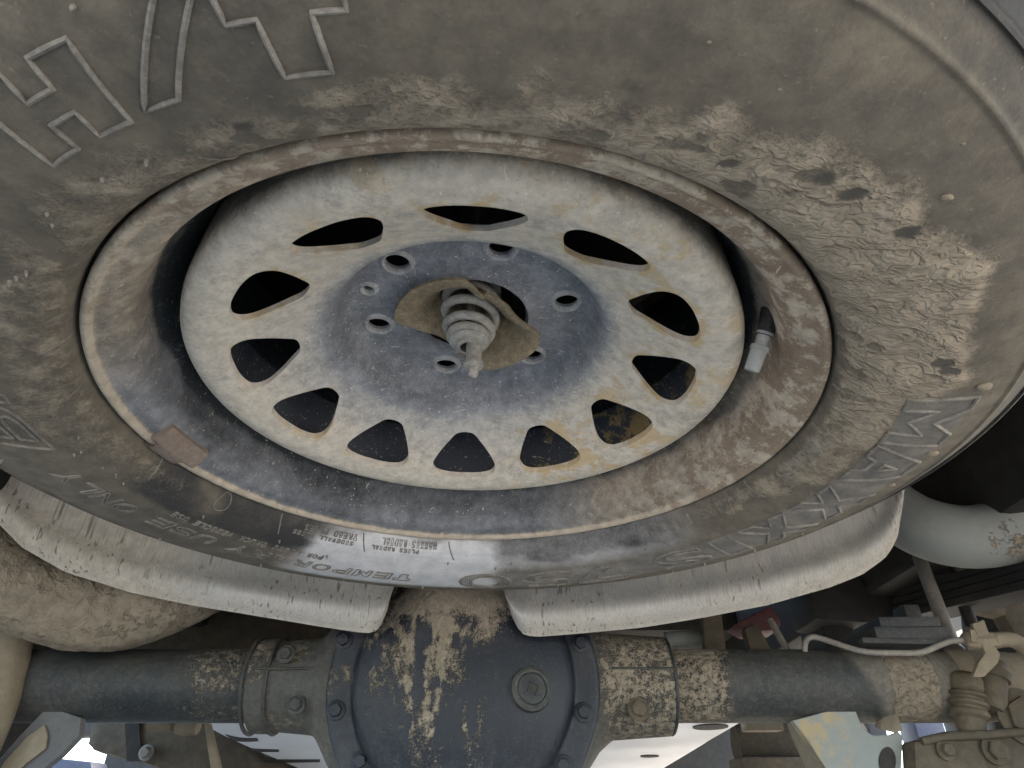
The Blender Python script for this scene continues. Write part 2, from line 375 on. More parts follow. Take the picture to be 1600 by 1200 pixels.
hgt = np.zeros_like(rr)
hgt += np.clip(mud, 0, 1) * (.0006 + .0018 * (nB - .4))  # mud stands proud of the rubber
Q[..., 2] -= hgt * (down & (rr < .30))
# shoulder lugs cut into the outer tread edge
sh = (np.abs(((ua * 44 / 360) % 1) - .5) < .10) & (rr > .333) & (Q[..., 2] > -.001)
Q[..., 0] -= sh * Q[..., 0] / rr * .005; Q[..., 1] -= sh * Q[..., 1] / rr * .005
TY = obj('tyre', Q.reshape(-1, 3) + WC, grid(Q, cu=True, flip=False), M['rubber'], SW, attrs=dict(mud=mud, dust=dust, cool=coolt), sharp=60)

def on_tyre(a_deg, r, lift=0.0):
    a = np.radians(a_deg); r = np.asarray(r, float)
    d = tyre_d(r); e = .0008; sl_ = (tyre_d(r + e) - tyre_d(r - e)) / (2 * e); k = np.sqrt(1 + sl_ ** 2)
    r2 = r - lift * sl_ / k; d2 = d + lift / k
    return np.stack([r2 * np.cos(a), r2 * np.sin(a), -d2], -1) + WC
_fc = {}
def glyph(ch):
    """outline loops of a character of the built-in font, scaled to a unit box"""
    if ch in _fc: return _fc[ch]
    cu = bpy.data.curves.new('g', 'FONT'); cu.body = ch; cu.fill_mode = 'NONE' if hasattr(cu, 'fill_mode') else cu.fill_mode; cu.resolution_u = 4
    o = bpy.data.objects.new('g', cu); COL.objects.link(o)
    dg = bpy.context.evaluated_depsgraph_get(); dg.update(); me = bpy.data.meshes.new_from_object(o.evaluated_get(dg))
    co = np.array([v.co[:2] for v in me.vertices]); nb = {}
    for e in me.edges:
        a, b = e.vertices; nb.setdefault(a, []).append(b); nb.setdefault(b, []).append(a)
    loops = []; seen = set()
    for s in nb:
        if s in seen: continue
        lp = [s]; seen.add(s); cur = s
        while True:
            nx = [k for k in nb[cur] if k not in seen]
            if not nx: break
            cur = nx[0]; seen.add(cur); lp.append(cur)
        if len(lp) > 2: loops.append(co[lp])
    mn = co.min(0); mx = co.max(0); loops = [(l - mn) / np.maximum(mx - mn, 1e-4) for l in loops]
    bpy.data.objects.remove(o); bpy.data.curves.remove(cu); bpy.data.meshes.remove(me)
    _fc[ch] = loops; return loops
def poly_loop(pts): return [np.array(pts, float)]
HAND = {
    'H': poly_loop([(0, 0), (.36, 0), (.36, .36), (.64, .36), (.64, 0), (1, 0), (1, 1), (.64, 1), (.64, .66), (.36, .66), (.36, 1), (0, 1)]),
    '/': poly_loop([(0, 0), (.34, 0), (1.02, 1), (.74, 1)]),
    'T': poly_loop([(.26, 0), (.72, 0), (.72, .64), (1, .64), (1, 1), (0, 1), (0, .64), (.26, .64)]),
    'M': poly_loop([(0, 0), (.24, 0), (.24, .52), (.5, .18), (.76, .52), (.76, 0), (1, 0), (1, 1), (.76, 1), (.5, .58), (.24, 1), (0, 1)]),
    'A': poly_loop([(0, 0), (.30, 0), (.38, .2), (.62, .2), (.70, 0), (1, 0), (.68, 1), (.32, 1)]) + poly_loop([(.43, .42), (.57, .42), (.5, .7)]),
    'X': poly_loop([(0, 0), (.32, 0), (.5, .3), (.68, 0), (1, 0), (.68, .5), (1, 1), (.68, 1), (.5, .7), (.32, 1), (0, 1), (.32, .5)]),
    'I': poly_loop([(0, 0), (1, 0), (1, 1), (0, 1)]),
    '7': poly_loop([(.25, 0), (.58, 0), (1, .72), (1, 1), (0, 1), (0, .70), (.64, .70)]),
}
def refine(lp, n):
    out = []
    for p, q in zip(lp, np.roll(lp, -1, 0)):
        k = max(1, int(np.linalg.norm(q - p) * n))
        for i in range(k): out.append(p + (q - p) * i / k)
    return np.array(out)
def raised(chars, rad=.0011, name='raised_lettering', label=None, lift=.0002, hatch=()):
    """chars: (character, start angle, end angle, inner radius, outer radius, slant): ribs that follow each outline on the sidewall"""
    acc = []
    for ch, a0, a1, r0, r1, slant in chars:
        for lp in (HAND.get(ch) or glyph(ch)):
            lp = refine(lp, 9)
            x = a0 + (a1 - a0) * lp[:, 0] + slant * (lp[:, 1] - .5); r = r0 + (r1 - r0) * lp[:, 1]
            acc.append(tube(on_tyre(x, r, lift), rad, 6, closed=True))
        if ch in hatch:
            for u in np.linspace(.05, .95, 26):
                hit = []
                for lp in glyph(ch):
                    for p, q in zip(lp, np.roll(lp, -1, 0)):
                        if (p[0] - u) * (q[0] - u) < 0: hit.append(p[1] + (q[1] - p[1]) * (u - p[0]) / (q[0] - p[0]))
                hit.sort()
                for y0, y1 in zip(hit[::2], hit[1::2]):
                    yy = np.linspace(y0, y1, 4); acc.append(tube(on_tyre(a0 + (a1 - a0) * u + 0 * yy, r0 + (r1 - r0) * yy, .0001), .0005, 4))
    v, f = join(*acc)
    o = obj(name, v, f, M['letter'], TY)
    if label: o['label'] = label
    return o
raised([('H', -119.8, -110.9, .2590, .2880, 1.5), ('/', -110.0, -101.4, .2605, .2905, 0), ('T', -100.7, -93.4, .2595, .2900, .3)], .00105, label='raised outlined letters H/T')
raised([('M', -14.5, -3.2, .2575, .291, 0), ('A', -2.2, 9.2, .2575, .291, 0), ('X', 11.6, 21.8, .2575, .291, 0), ('X', 23.4, 33.6, .2575, .291, 0), ('I', 36.2, 40.6, .2575, .290, 0), ('S', 43.4, 53.4, .2575, .289, 0)], .0013, label='raised outlined letters MAXXIS')
raised([('7', 60.6, 69.8, .260, .289, 1.5), ('5', 71.2, 81.4, .259, .288, 0), ('0', 84, 94.4, .2575, .288, 0)], .0013, label='raised outlined digits 750', hatch=('5', '0'))
def word(txt, a0, a1, r0, r1, gap=.25, slant=0):
    n = len(txt); w = (a1 - a0) / n; out = []
    for i, c in enumerate(txt):
        if c != ' ':
            k = .38 if c == 'I' else 1 - gap
            m_ = a0 + (i + .5) * w; out.append((c, m_ - w * k / 2, m_ + w * k / 2, r0, r1, slant))
    return out
raised(word('TEMPORARY', 104, 141, .2635, .2765, .22, .5) + word('USE', 143.5, 156.5, .2635, .2765, .2, .5) + word('ONLY', 159.5, 175, .2635, .2775, .2, .5), .0006, label='raised outlined words TEMPORARY USE ONLY')
raised([('B', 182.5, 193.5, .2575, .2815, 3), ('R', 195, 206, .2575, .2815, 3), ('A', 207.5, 218.5, .2575, .2815, 3), ('V', 220, 231, .2575, .2815, 3)], .0011)
def small(txt, a0, a1, r0, r1, label, rad=.00042):
    return raised(word(txt, a0, a1, r0, r1, .3), rad, label=label, lift=.0002)
small('FOR LIGHT TRUCK VEHICLE USE', 123.5, 155.5, .2505, .2565, 'small raised words FOR LIGHT TRUCK VEHICLE USE')
small('TUBELESS', .5, 15.5, .2275, .2345, 'small raised word TUBELESS', .0005)
small('MAXXIS RADIAL', 24, 52, .2265, .2325, 'small raised words beside the rim')
small('MAXXIS RADIAL', 100, 113, .2250, .2285, None, .00025)
small('PLIES RADIAL', 104, 115, .2295, .2325, None, .0003)
small('TREAD PLIES', 118.5, 131, .2255, .2285, None, .0003)
small('SIDEWALL PLIES', 119, 133, .2295, .2325, None, .0003)
acc = []
for a in (166.6, 136.2, 116.8, 96.7, -26.7, -13.2, 22.4, -1.2, 60, -70, -110, 205):
    r_ = np.linspace(.2245, .2365, 8); acc.append(tube(on_tyre(a + (r_ - .23) * -120, r_, .0002), .00055, 6))
for a, r_ in ((150, .229), ):
    t_ = np.linspace(0, 2 * PI, 20, endpoint=False); acc.append(tube(on_tyre(a + np.cos(t_) * 1.5, r_ + .005 * np.sin(t_), .0002), .0005, 6, closed=True))
tag(obj('mould_mark', *join(*acc), M['letter'], TY), kind='stuff')
# vent pips left by the mould, stones and clods stuck to the rubber
acc = []
for k in range(46):
    a = random.uniform(0, 360); r_ = random.choice((.243, .2965, .301, .2495)) + random.uniform(-.003, .003)
    p0 = on_tyre(np.array([a]), np.array([r_]), 0)[0]; p1 = on_tyre(np.array([a]), np.array([r_]), random.uniform(.0015, .004))[0]
    acc.append(tube([p0, (p0 + p1) / 2, p1], [.0009, .0008, .0004], 6))
tag(obj('vent_pip', *join(*acc), M['letter'], TY), kind='stuff')
def clod(c, r, n=2, sq=(1, 1, .6), seed=0):
    bm = bmesh.new(); bmesh.ops.create_icosphere(bm, subdivisions=n, radius=1)
    v = np.array([q.co[:] for q in bm.verts]); f = [[q.index for q in p.verts] for p in bm.faces]; bm.free()
    v = v * (1 + .7 * (fbm(v, 1.3, 3, seed)[:, None] - .5)); return v * r * np.array(sq) + np.asarray(c), f
for i, (a, r_, s_) in enumerate([(-48.2, .283, .0018), (-16.6, .2905, .0032), (-1.0, .2925, .0032), (-131, .286, .0045), (8.5, .2935, .002), (-52, .296, .0007), (-72, .283, .0006), (-66, .278, .0006), (-121, .281, .0008)]):
    obj('dried_clod', *clod(on_tyre(np.array([a]), np.array([r_]), s_ * .2)[0], s_, sq=(1.3, .9, .6), seed=i), M['mudcoat'], SW)

# rim
RP = densify([(.2150, -.016), (.2198, -.010), (.2213, -.003), (.2214, .0008), (.2202, .0028), (.2182, .0030), (.2165, .0018), (.2150, -.0004), (.2128, -.0022), (.2090, -.0035), (.2055, -.0062), (.2020, -.0105),
              (.1995, -.0155), (.1978, -.022), (.1968, -.032), (.1952, -.0375), (.1930, -.0405), (.1890, -.047), (.1835, -.056), (.1805, -.066), (.1795, -.08), (.1795, -.15), (.19, -.17), (.197, -.19), (.201, -.205), (.212, -.209), (.2205, -.213)], .0022)
Q = lathe(np.c_[RP[:, 0], -RP[:, 1]], 480); rr = np.hypot(Q[..., 0], Q[..., 1]); ua = (np.degrees(np.arctan2(Q[..., 1], Q[..., 0])) + 360) % 360
fl = Q.reshape(-1, 3); nA = fbm(fl, 30, 4, 5).reshape(rr.shape); nB = fbm(fl, 120, 4, 6).reshape(rr.shape)
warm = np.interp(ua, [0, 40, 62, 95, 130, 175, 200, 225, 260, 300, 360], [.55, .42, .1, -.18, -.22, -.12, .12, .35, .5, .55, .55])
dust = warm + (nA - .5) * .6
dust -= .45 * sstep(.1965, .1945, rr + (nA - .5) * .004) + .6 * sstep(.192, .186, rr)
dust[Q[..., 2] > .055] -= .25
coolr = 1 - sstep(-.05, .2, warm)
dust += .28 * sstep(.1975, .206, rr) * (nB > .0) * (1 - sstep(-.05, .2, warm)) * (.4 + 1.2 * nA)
dust += 1.0 * sstep(.2145, .2165, rr) - .0 * rr
stain = np.clip(warm * 1.9, 0, 1) * sstep(.19, .198, rr)
Q[..., 2] -= (.0007 * (nB - .5)) * (rr > .21)
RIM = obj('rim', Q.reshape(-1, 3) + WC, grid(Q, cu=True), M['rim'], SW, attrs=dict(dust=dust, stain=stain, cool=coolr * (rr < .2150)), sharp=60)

# pressed disc with slots, lug holes, centre bore
DP = [(.1770, .085), (.1795, .062), (.1808, .046), (.1812, .0370), (.1802, .0318), (.1778, .0284), (.1740, .0267), (.1690, .0262), (.1640, .0270), (.1590, .0286), (.1540, .0310), (.1450, .0360), (.1350, .0418), (.1250, .0480), (.1160, .0536), (.1080, .0582), (.1020, .0612),
      (.0975, .0640), (.0945, .0672), (.0920, .0718), (.0895, .0780), (.0870, .0832), (.0840, .0866), (.0800, .0886), (.0700, .0892), (.0500, .0892), (.0455, .0880), (.0432, .0845), (.0418, .0838)]
DPd = densify(DP, .0028)
t_ = np.gradient(DPd, axis=0); t_ /= np.linalg.norm(t_, axis=1)[:, None]; nrm = np.c_[t_[:, 1], -t_[:, 0]]
back = DPd - nrm * .0042 if nrm[len(nrm) // 2, 1] < 0 else DPd + nrm * .0042
loop = np.concatenate([DPd, back[::-1]])
Q = lathe(loop, 360)
bmv = Q.reshape(-1, 3); bmf = grid(Q, cu=True, cv=True)
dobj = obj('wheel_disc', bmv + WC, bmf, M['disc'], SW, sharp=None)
bm = bmesh.new(); bm.from_mesh(dobj.data); bmesh.ops.recalc_face_normals(bm, faces=bm.faces[:]); bm.to_mesh(dobj.data); bm.free()
T0 = math.degrees(-1.4914); LP0 = math.degrees(-1.2347)
cut = []
def slot_outline():
    # rounded triangle: wide side outward, apex to the hub (x tangential, y radial)
    h = [(.0058, -.0188), (.0128, -.0128), (.0222, -.0018), (.0268, .0072), (.0240, .0150), (.0132, .0188), (0, .0197)]
    return spline(np.array([(-x, y) for x, y in h[:-1]] + [(x, y) for x, y in h[::-1]]), 4, closed=True)
SO = slot_outline()
for k in range(12):
    a = math.radians(T0 + 30 * k); er = np.array([math.cos(a), math.sin(a)]); et = np.array([-math.sin(a), math.cos(a)])
    p2 = (.1352 + SO[:, 1])[:, None] * er + SO[:, 0][:, None] * et
    lo = np.c_[p2, np.full(len(p2), .02)]; hi = np.c_[p2, np.full(len(p2), .076)]
    n = len(p2); cut.append((np.concatenate([lo, hi]), [list(range(n))[::-1], [n + i for i in range(n)]] + [[i, (i + 1) % n, n + (i + 1) % n, n + i] for i in range(n)]))
holes = [(.06985, LP0 + 60 * k, .0082) for k in range(6)] + [(.0745, LP0 - 90 + 2, .0038)]
for r_, a, hr in holes:
    a = math.radians(a); c = np.array([r_ * math.cos(a), r_ * math.sin(a)]); t = np.linspace(0, 2 * PI, 28, endpoint=False)
    p2 = c + hr * np.c_[np.cos(t), np.sin(t)]; n = 28
    lo = np.c_[p2, np.full(n, .07)]; hi = np.c_[p2, np.full(n, .11)]
    cut.append((np.concatenate([lo, hi]), [list(range(n))[::-1], [n + i for i in range(n)]] + [[i, (i + 1) % n, n + (i + 1) % n, n + i] for i in range(n)]))
cv, cf = join(*cut)
cme = bpy.data.meshes.new('cut'); cme.from_pydata(cv.tolist(), [], cf); cme.update()
bm = bmesh.new(); bm.from_mesh(cme); bmesh.ops.recalc_face_normals(bm, faces=bm.faces[:]); bm.to_mesh(cme); bm.free()
cob = bpy.data.objects.new('cut', cme); COL.objects.link(cob); cob.location = WC
md = dobj.modifiers.new('b', 'BOOLEAN'); md.object = cob; md.operation = 'DIFFERENCE'; md.solver = 'EXACT'
bpy.context.view_layer.update(); dg = bpy.context.evaluated_depsgraph_get(); dg.update()
nm = bpy.data.meshes.new_from_object(dobj.evaluated_get(dg)); dobj.modifiers.clear()
old = dobj.data; dobj.data = nm; bpy.data.meshes.remove(old); bpy.data.objects.remove(cob); bpy.data.meshes.remove(cme)
nm.name = 'wheel_disc'
nm.polygons.foreach_set('use_smooth', [True] * len(nm.polygons)); nm.set_sharp_from_angle(angle=math.radians(42))
co = np.zeros(len(nm.vertices) * 3); nm.vertices.foreach_get('co', co); co = co.reshape(-1, 3)
rr = np.hypot(co[:, 0], co[:, 1]); ua = (np.degrees(np.arctan2(co[:, 1], co[:, 0])) + 360) % 360
nA = fbm(co, 22, 4, 8); nB = fbm(co, 70, 4, 9)
rb = rr + (nA - .5) * .03
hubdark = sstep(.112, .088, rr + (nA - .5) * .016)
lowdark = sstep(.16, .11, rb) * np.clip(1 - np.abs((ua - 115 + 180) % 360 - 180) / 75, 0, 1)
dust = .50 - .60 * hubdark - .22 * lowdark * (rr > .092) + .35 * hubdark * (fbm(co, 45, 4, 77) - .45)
dust -= .70 * sstep(.168, .180, rr + (nA - .5) * .01) * sstep(.0275, .042, co[:, 2] + (nA - .5) * .012)  # outer wall loses dust: clean dark paint, plus shade put into the colour
pq = np.stack([rr, co[:, 2]], 1)
dm = np.full(len(rr), 9.0)
for p_, q_ in zip(DPd[:-1], DPd[1:]):
    e_ = q_ - p_; tt = np.clip(((pq - p_) @ e_) / (e_ @ e_), 0, 1); dm = np.minimum(dm, np.linalg.norm(pq - p_ - tt[:, None] * e_, axis=1))
dust -= 1.0 * (dm > .0030) * (rr > .167)
dust += (nB - .5) * .35
stain = np.interp(ua, [0, 60, 90, 180, 230, 280, 330, 360], [.5, .75, .1, .05, .25, .45, .5, .5]) * sstep(.10, .115, rr) * (.6 + .8 * (nB > .5))
ed = np.full(len(co), 9.0)
for k in range(12):
    a_ = math.radians(T0 + 30 * k); pr = co[:, 0] * math.cos(a_) + co[:, 1] * math.sin(a_) - .1352; pt = -co[:, 0] * math.sin(a_) + co[:, 1] * math.cos(a_)
    for sx, sy in SO: ed = np.minimum(ed, np.hypot(pt - sx, pr - sy))
stain = stain + .4 * (ed < .0022) * (nB > .52) + .3 * sstep(.008, .002, ed) * sstep(.5, .62, fbm(co, 55, 3, 91))
dust += .10 * sstep(.005, .001, ed) + .45 * (fbm(co, 34, 4, 92) - .5) * (1 - hubdark)
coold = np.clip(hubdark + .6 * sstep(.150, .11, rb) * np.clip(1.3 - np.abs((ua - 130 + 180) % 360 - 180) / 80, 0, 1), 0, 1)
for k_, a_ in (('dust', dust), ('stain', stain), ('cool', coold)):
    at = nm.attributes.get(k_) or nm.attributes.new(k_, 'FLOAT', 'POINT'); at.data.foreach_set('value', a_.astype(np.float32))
# coined seats round the lug holes
for r_, a, hr in holes:
    a = math.radians(a); c = WC + A(r_ * math.cos(a), r_ * math.sin(a), 0)
    Q = lathe([(hr - .0003, .0905), (hr + .0001, .0880), (hr + .0008, .0870), (hr + .0014, .0868), (hr + .0024, .0876), (hr + .0036, .0890), (hr + .0044, .0898)], 32, c)
    obj('lug_seat' if hr > .005 else 'locating_hole', Q.reshape(-1, 3), grid(Q, cu=True), M['disc'], SW, attrs=dict(dust=np.full(Q[..., 0].size, .28), cool=np.full(Q[..., 0].size, .7)))
# valve
vb, ve = WC + A(.1868, -.0625, .037), WC + A(.1745, -.0445, .0085)
ax = (ve - vb) / np.linalg.norm(ve - vb); Lv = np.linalg.norm(ve - vb)
V = obj('valve_stem', *tube([vb - ax * .006, vb, vb + ax * .006, vb + ax * .011, vb + ax * .0115, vb + ax * .013, vb + ax * .0135, vb + ax * .02], [.0075, .0070, .0058, .0050, .0050, .0050, .0036, .0036], 18), M['black'], SW)
obj('valve_collar', *tube([vb + ax * .0108, vb + ax * .0112, vb + ax * .0128, vb + ax * .0132, vb + ax * .021], [.0046, .0052, .0052, .0042, .0038], 18), M['valve'], V)
obj('valve_cap', *tube([vb + ax * .0195, vb + ax * .020, vb + ax * .0225, vb + ax * .023, vb + ax * (Lv - .001), vb + ax * Lv], [.0042, .0056, .0058, .0050, .0047, .0040], 12), M['valve'], V)
# balance weight clipped on the lip
a_ = np.radians(np.linspace(162.5, 174.5, 14)); sec = A((.2015, -.0065), (.2070, .0000), (.2125, .0030), (.2150, .0022), (.2155, -.0010), (.2090, -.0050), (.2040, -.0110))
sec[:, 1] += .0012
Q = np.array([[(r_ * math.cos(t), r_ * math.sin(t), -d_) for r_, d_ in sec] for t in a_])
F = grid(Q, cv=True).tolist(); F += [list(range(7)), [13 * 7 + k for k in range(7)][::-1]]
bw = obj('balance_weight', Q.reshape(-1, 3) + WC, F, M['weight'], SW)
a_ = np.radians(np.linspace(165.5, 172.8, 8)); sec = A((.2120, .0042), (.2175, .0052), (.2225, .0040), (.2232, .0000), (.222, -.003))
Q = np.array([[(r_ * math.cos(t), r_ * math.sin(t), -d_) for r_, d_ in sec] for t in a_]); Q2 = Q + A(0, 0, .0012)
obj('clip', np.concatenate([Q.reshape(-1, 3), Q2.reshape(-1, 3)]) + WC, np.concatenate([grid(Q), grid(Q2, flip=True) + 40]), M['weight'], bw)

# ------------------------------------------------------------------ hoist that carries the wheel
HO = empty('wheel_hoist', WC + A(0, 0, .034), 'mud-stained wheel hoist with bent plate, coil spring and hanging pin in the hub', 'hoist')
def wl(px, py, z):
    """point at height z above the flange plane, in the wheel's own axes"""
    v_ = P(px, py, 1.0) - CAM; return CAM + v_ * ((WC[2] + z - CAM[2]) / v_[2]) - WC
ol = [(616, 497, .080), (620, 480, .080), (635, 460, .080), (658, 447, .080), (684, 439, .079), (708, 437, .078), (726, 439, .077), (738, 448, .076), (754, 463, .073), (761, 460, .074), (777, 467, .074), (794, 480, .074), (806, 495, .073), (820, 507, .071), (836, 517, .068), (844, 527, .066),
      (842, 539, .064), (833, 551, .062), (815, 563, .060), (789, 574, .059), (757, 578, .060), (738, 570, .066), (726, 560, .071), (714, 549, .075), (701, 535, .077), (687, 526, .078), (666, 520, .079), (644, 513, .080), (624, 506, .080)]
ol = spline(np.array([wl(*p) for p in ol]), 5, closed=True)
nt_, nr_ = len(ol), 18; Q = np.zeros((nt_, nr_, 3)); ctr_ = A(.001, .002, .116)
for j in range(nr_):
    k = .34 + .66 * j / (nr_ - 1); Q[:, j, :2] = ctr_[:2] + (ol[:, :2] - ctr_[:2]) * k
    Q[:, j, 2] = ol[:, 2] + (ctr_[2] - ol[:, 2]) * ((1 - k) / .66) ** 2.3 + .0012 * (j == nr_ - 1) * 0
Q[..., 2] += .0012 * (fbm(Q.reshape(-1, 3), 60, 3, 51).reshape(nt_, nr_) - .5)
Q2 = Q + A(0, 0, .0022)
rim_ = [[i * nr_ + nr_ - 1, ((i + 1) % nt_) * nr_ + nr_ - 1, nt_ * nr_ + ((i + 1) % nt_) * nr_ + nr_ - 1, nt_ * nr_ + i * nr_ + nr_ - 1] for i in range(nt_)]
obj('retainer_plate', np.concatenate([Q.reshape(-1, 3), Q2.reshape(-1, 3)]) + WC, grid(Q, cu=True).tolist() + (grid(Q2, cu=True, flip=True) + nt_ * nr_).tolist() + rim_, M['plate'], HO)
t = np.linspace(0, 4.6 * 2 * PI, 200); h = np.linspace(0, 1, 200)
rad = np.interp(h, [0, .55, .8, 1], [.0185, .0185, .0150, .0120])
zc = np.interp(h, [0, .45, .62, .8, 1], [.118, .092, .080, .0715, .066])
obj('spring', *tube(np.c_[rad * np.cos(t + 2.2), rad * np.sin(t + 2.2), zc] + WC, .0034, 12), M['spring'], HO)
Q = lathe([(.004, .066), (.0135, .066), (.0142, .0652), (.0142, .0625), (.0125, .0615), (.0095, .061), (.0088, .0590), (.0062, .0582)], 36, WC); obj('washer', Q.reshape(-1, 3), grid(Q, cu=True), M['spring'], HO)
Q = lathe([(.0058, .064), (.0056, .056), (.0054, .0475), (.0053, .0455), (.0066, .0450), (.0070, .0435), (.0068, .0420), (.0040, .0412), (.0037, .0400), (.0036, .0365), (.0030, .0345), (.0015, .0336), (.0001, .0334)], 30, WC + A(.0035, .0, 0))
obj('pin', Q.reshape(-1, 3), grid(Q, cu=True), M['spring'], HO)
Q = lathe([(.003, .060), (.003, .30)], 10, WC); obj('cable', Q.reshape(-1, 3), grid(Q, cu=True), M['steel'], HO)

# ------------------------------------------------------------------ sheet metal shields behind the tyre
def shield(name, inner, outer, bottom, label, seed, inner_slope, mudfn, dustfn):
    """bottom: px->py of the lower edge; from px inner to px outer"""
    n = 70; rows = 26; th = .0016; s = np.linspace(0, 1, n); Q = np.zeros((n, rows, 3)); mud = np.zeros((n, rows)); dust = np.zeros((n, rows))
    for i in range(n):
        px = inner + (outer - inner) * s[i]; py = np.interp(px, *bottom)
        for _ in range(2):
            Xw = P(px, py, .74)[0]; Yw = .748 - .20 * (Xw + .05) ** 2
        b = P(px, py, Yw)
        top = .585
        for j in range(rows):
            t = (j / (rows - 1)) ** 1.5; h = t * (top - b[2])
            yo = -.008 * math.exp(-((h - .021) / .015) ** 2) + .004 * (1 - sstep(0, .008, np.array([h]))[0])
            yo += .0012 * math.sin(Xw * 31 + seed) * math.exp(-h / .05)
            x = b[0] + inner_slope * h * max(0, 1 - s[i] * 6)
            Q[i, j] = (x, b[1] + yo, b[2] + h); mud[i, j] = mudfn(s[i], h); dust[i, j] = -.2 + .35 * math.exp(-(h / .01) ** 2) + dustfn(s[i], h)
    Q2 = Q + A(0, th, .0006)
    nn = n * rows
    bd = [k * rows for k in range(n)]; side = [(n - 1) * rows + k for k in range(rows)]; side0 = list(range(rows))
    F = grid(Q).tolist() + (grid(Q2, flip=True) + nn).tolist()
    for e in (bd, side, side0): F += [[a, b_, b_ + nn, a + nn] for a, b_ in zip(e[:-1], e[1:])]
    o = obj(name, np.concatenate([Q.reshape(-1, 3), Q2.reshape(-1, 3)]), F, M['shield'], attrs=dict(mud=np.r_[mud.ravel(), mud.ravel()], dust=np.r_[dust.ravel(), dust.ravel()]))
    tag(o, label, 'heat shield', 'sheet metal shields behind the spare tyre'); return o
LB = ([-70, -45, -20, 0, 30, 100, 200, 300, 400, 500, 560, 575, 584, 590, 596, 600, 612], [720, 775, 803, 822, 853, 893, 924, 945, 962, 978, 987, 988, 986, 982, 974, 965, 930])
RB = ([780, 806, 812, 818, 828, 845, 900, 1000, 1100, 1200, 1300, 1350, 1385, 1402, 1411, 1414], [920, 975, 985, 990, 993, 994, 990, 980, 964, 945, 916, 896, 871, 846, 812, 770])
shield('heat_shield', 604, -66, LB, 'left sheet-metal shield caked tan at its far end, black drip lines beside the differential', 1.0, .30, lambda s, h: .22 * sstep(.70, .98, np.array([s]))[0], lambda s, h: 1.0 * sstep(.25, .8, np.array([s]))[0])
shield('heat_shield', 800, 1413.5, RB, 'right brushed sheet-metal shield with clean bright lower lip under the raised tyre letters', 2.5, -.36, lambda s, h: .0, lambda s, h: .25 * s)

# ------------------------------------------------------------------ rear axle
AX_Y, AX_Z = .86, P(725, 1071, .86)[2]
AXC = A(P(725, 1071, .86)[0], AX_Y, AX_Z)
AX = empty('rear_axle', AXC + A(0, 0, -.15), 'black rear axle with round differential cover, streaked with dried mud', 'axle')
def xw(px): return (px - 800) / 1043 * (.86 / 1.0845)
def axle_tube(x0, x1, mudfn, palefn):
    n = 120; xs = np.linspace(x0, x1, n); Q = np.zeros((n, 48, 3)); mud = np.zeros((n, 48)); dust = np.zeros((n, 48))
    a = np.linspace(0, 2 * PI, 48, endpoint=False)
    for i, x in enumerate(xs):
        Q[i] = np.c_[np.full(48, x), AX_Y + .0400 * np.cos(a), AX_Z + .0400 * np.sin(a)]
        mud[i] = [mudfn(x, math.sin(t)) for t in a]; dust[i] = [palefn(x, math.sin(t)) for t in a]
    return Q.reshape(-1, 3), grid(Q, cv=True), dict(mud=mud, dust=dust)
v, f, at = axle_tube(xw(-60), xw(420), lambda x, s: .52 * sstep(xw(280), xw(330), np.array([x]))[0] * (.9 if s > -.3 else .6), lambda x, s: -.05)
obj('axle_tube', v, f, M['axle'], AX, attrs=at)
v, f, at = axle_tube(xw(1030), xw(1482), lambda x, s: .68 * sstep(xw(1150), xw(1105), np.array([x]))[0] + .80 * sstep(xw(1362), xw(1372), np.array([x]))[0] * sstep(xw(1442), xw(1436), np.array([x]))[0] + .22 * (s > .75),
                     lambda x, s: .75 * sstep(xw(1322) - .02 * s, xw(1345) - .02 * s, np.array([x]))[0] + .35 * (s < -.9))
obj('axle_tube', v, f, M['axle'], AX, attrs=at)
# cast carrier
def carrier(hx, name):
    hx = np.array(hx); xs = np.linspace(hx[0, 0], hx[-1, 0], 90); n = 64; a = np.linspace(0, 2 * PI, n, endpoint=False)
    R_ = np.interp(xs, hx[:, 0], hx[:, 1]); Q = np.zeros((90, n, 3))
    for i in range(90):
        fl = 1 + .0 * np.cos(a); rad = R_[i] * fl
        Q[i] = np.c_[np.full(n, xs[i]), AX_Y + np.minimum(rad, .054) * np.cos(a), AX_Z + rad * np.sin(a)]
    v = Q.reshape(-1, 3); nz = fbm(v, 40, 3, 12)
    return v, grid(Q, cv=True), nz
v, f, nz = carrier([(xw(400), .040), (xw(401), .051), (xw(436), .0515), (xw(438), .049), (xw(500), .053), (xw(508), .058), (xw(535), .090), (xw(590), .135), (xw(680), .148), (xw(760), .148), (xw(850), .138), (xw(890), .112), (xw(912), .088), (xw(930), .070), (xw(950), .058), (xw(1044), .0535), (xw(1046), .040)], 'c')
mudc = .60 * sstep(xw(905), xw(945), v[:, 0]) + .42 * sstep(xw(520), xw(470), v[:, 0]) * (nz > .48) + (nz - .5) * .5
obj('differential_housing', v, f, M['axle'], AX, attrs=dict(mud=mudc, dust=.25 * sstep(.0, -.07, v[:, 2] - AX_Z) + .1))
acc = []
for x0, x1 in ((420, 505), (948, 1045)):
    t = np.linspace(xw(x0), xw(x1), 8); acc.append(tube(np.c_[t, np.full(8, AX_Y - .0525), np.full(8, AX_Z + .010)], .0016, 8))
for x_ in (402, 437, 1042):
    t = np.linspace(0, 2 * PI, 60, endpoint=False); acc.append(tube(np.c_[np.full(60, xw(x_)), AX_Y + .0515 * np.cos(t), AX_Z + .0515 * np.sin(t)], .0022, 8, closed=True))
for q_ in acc: obj('casting_seam', *q_, M['axle'], AX)
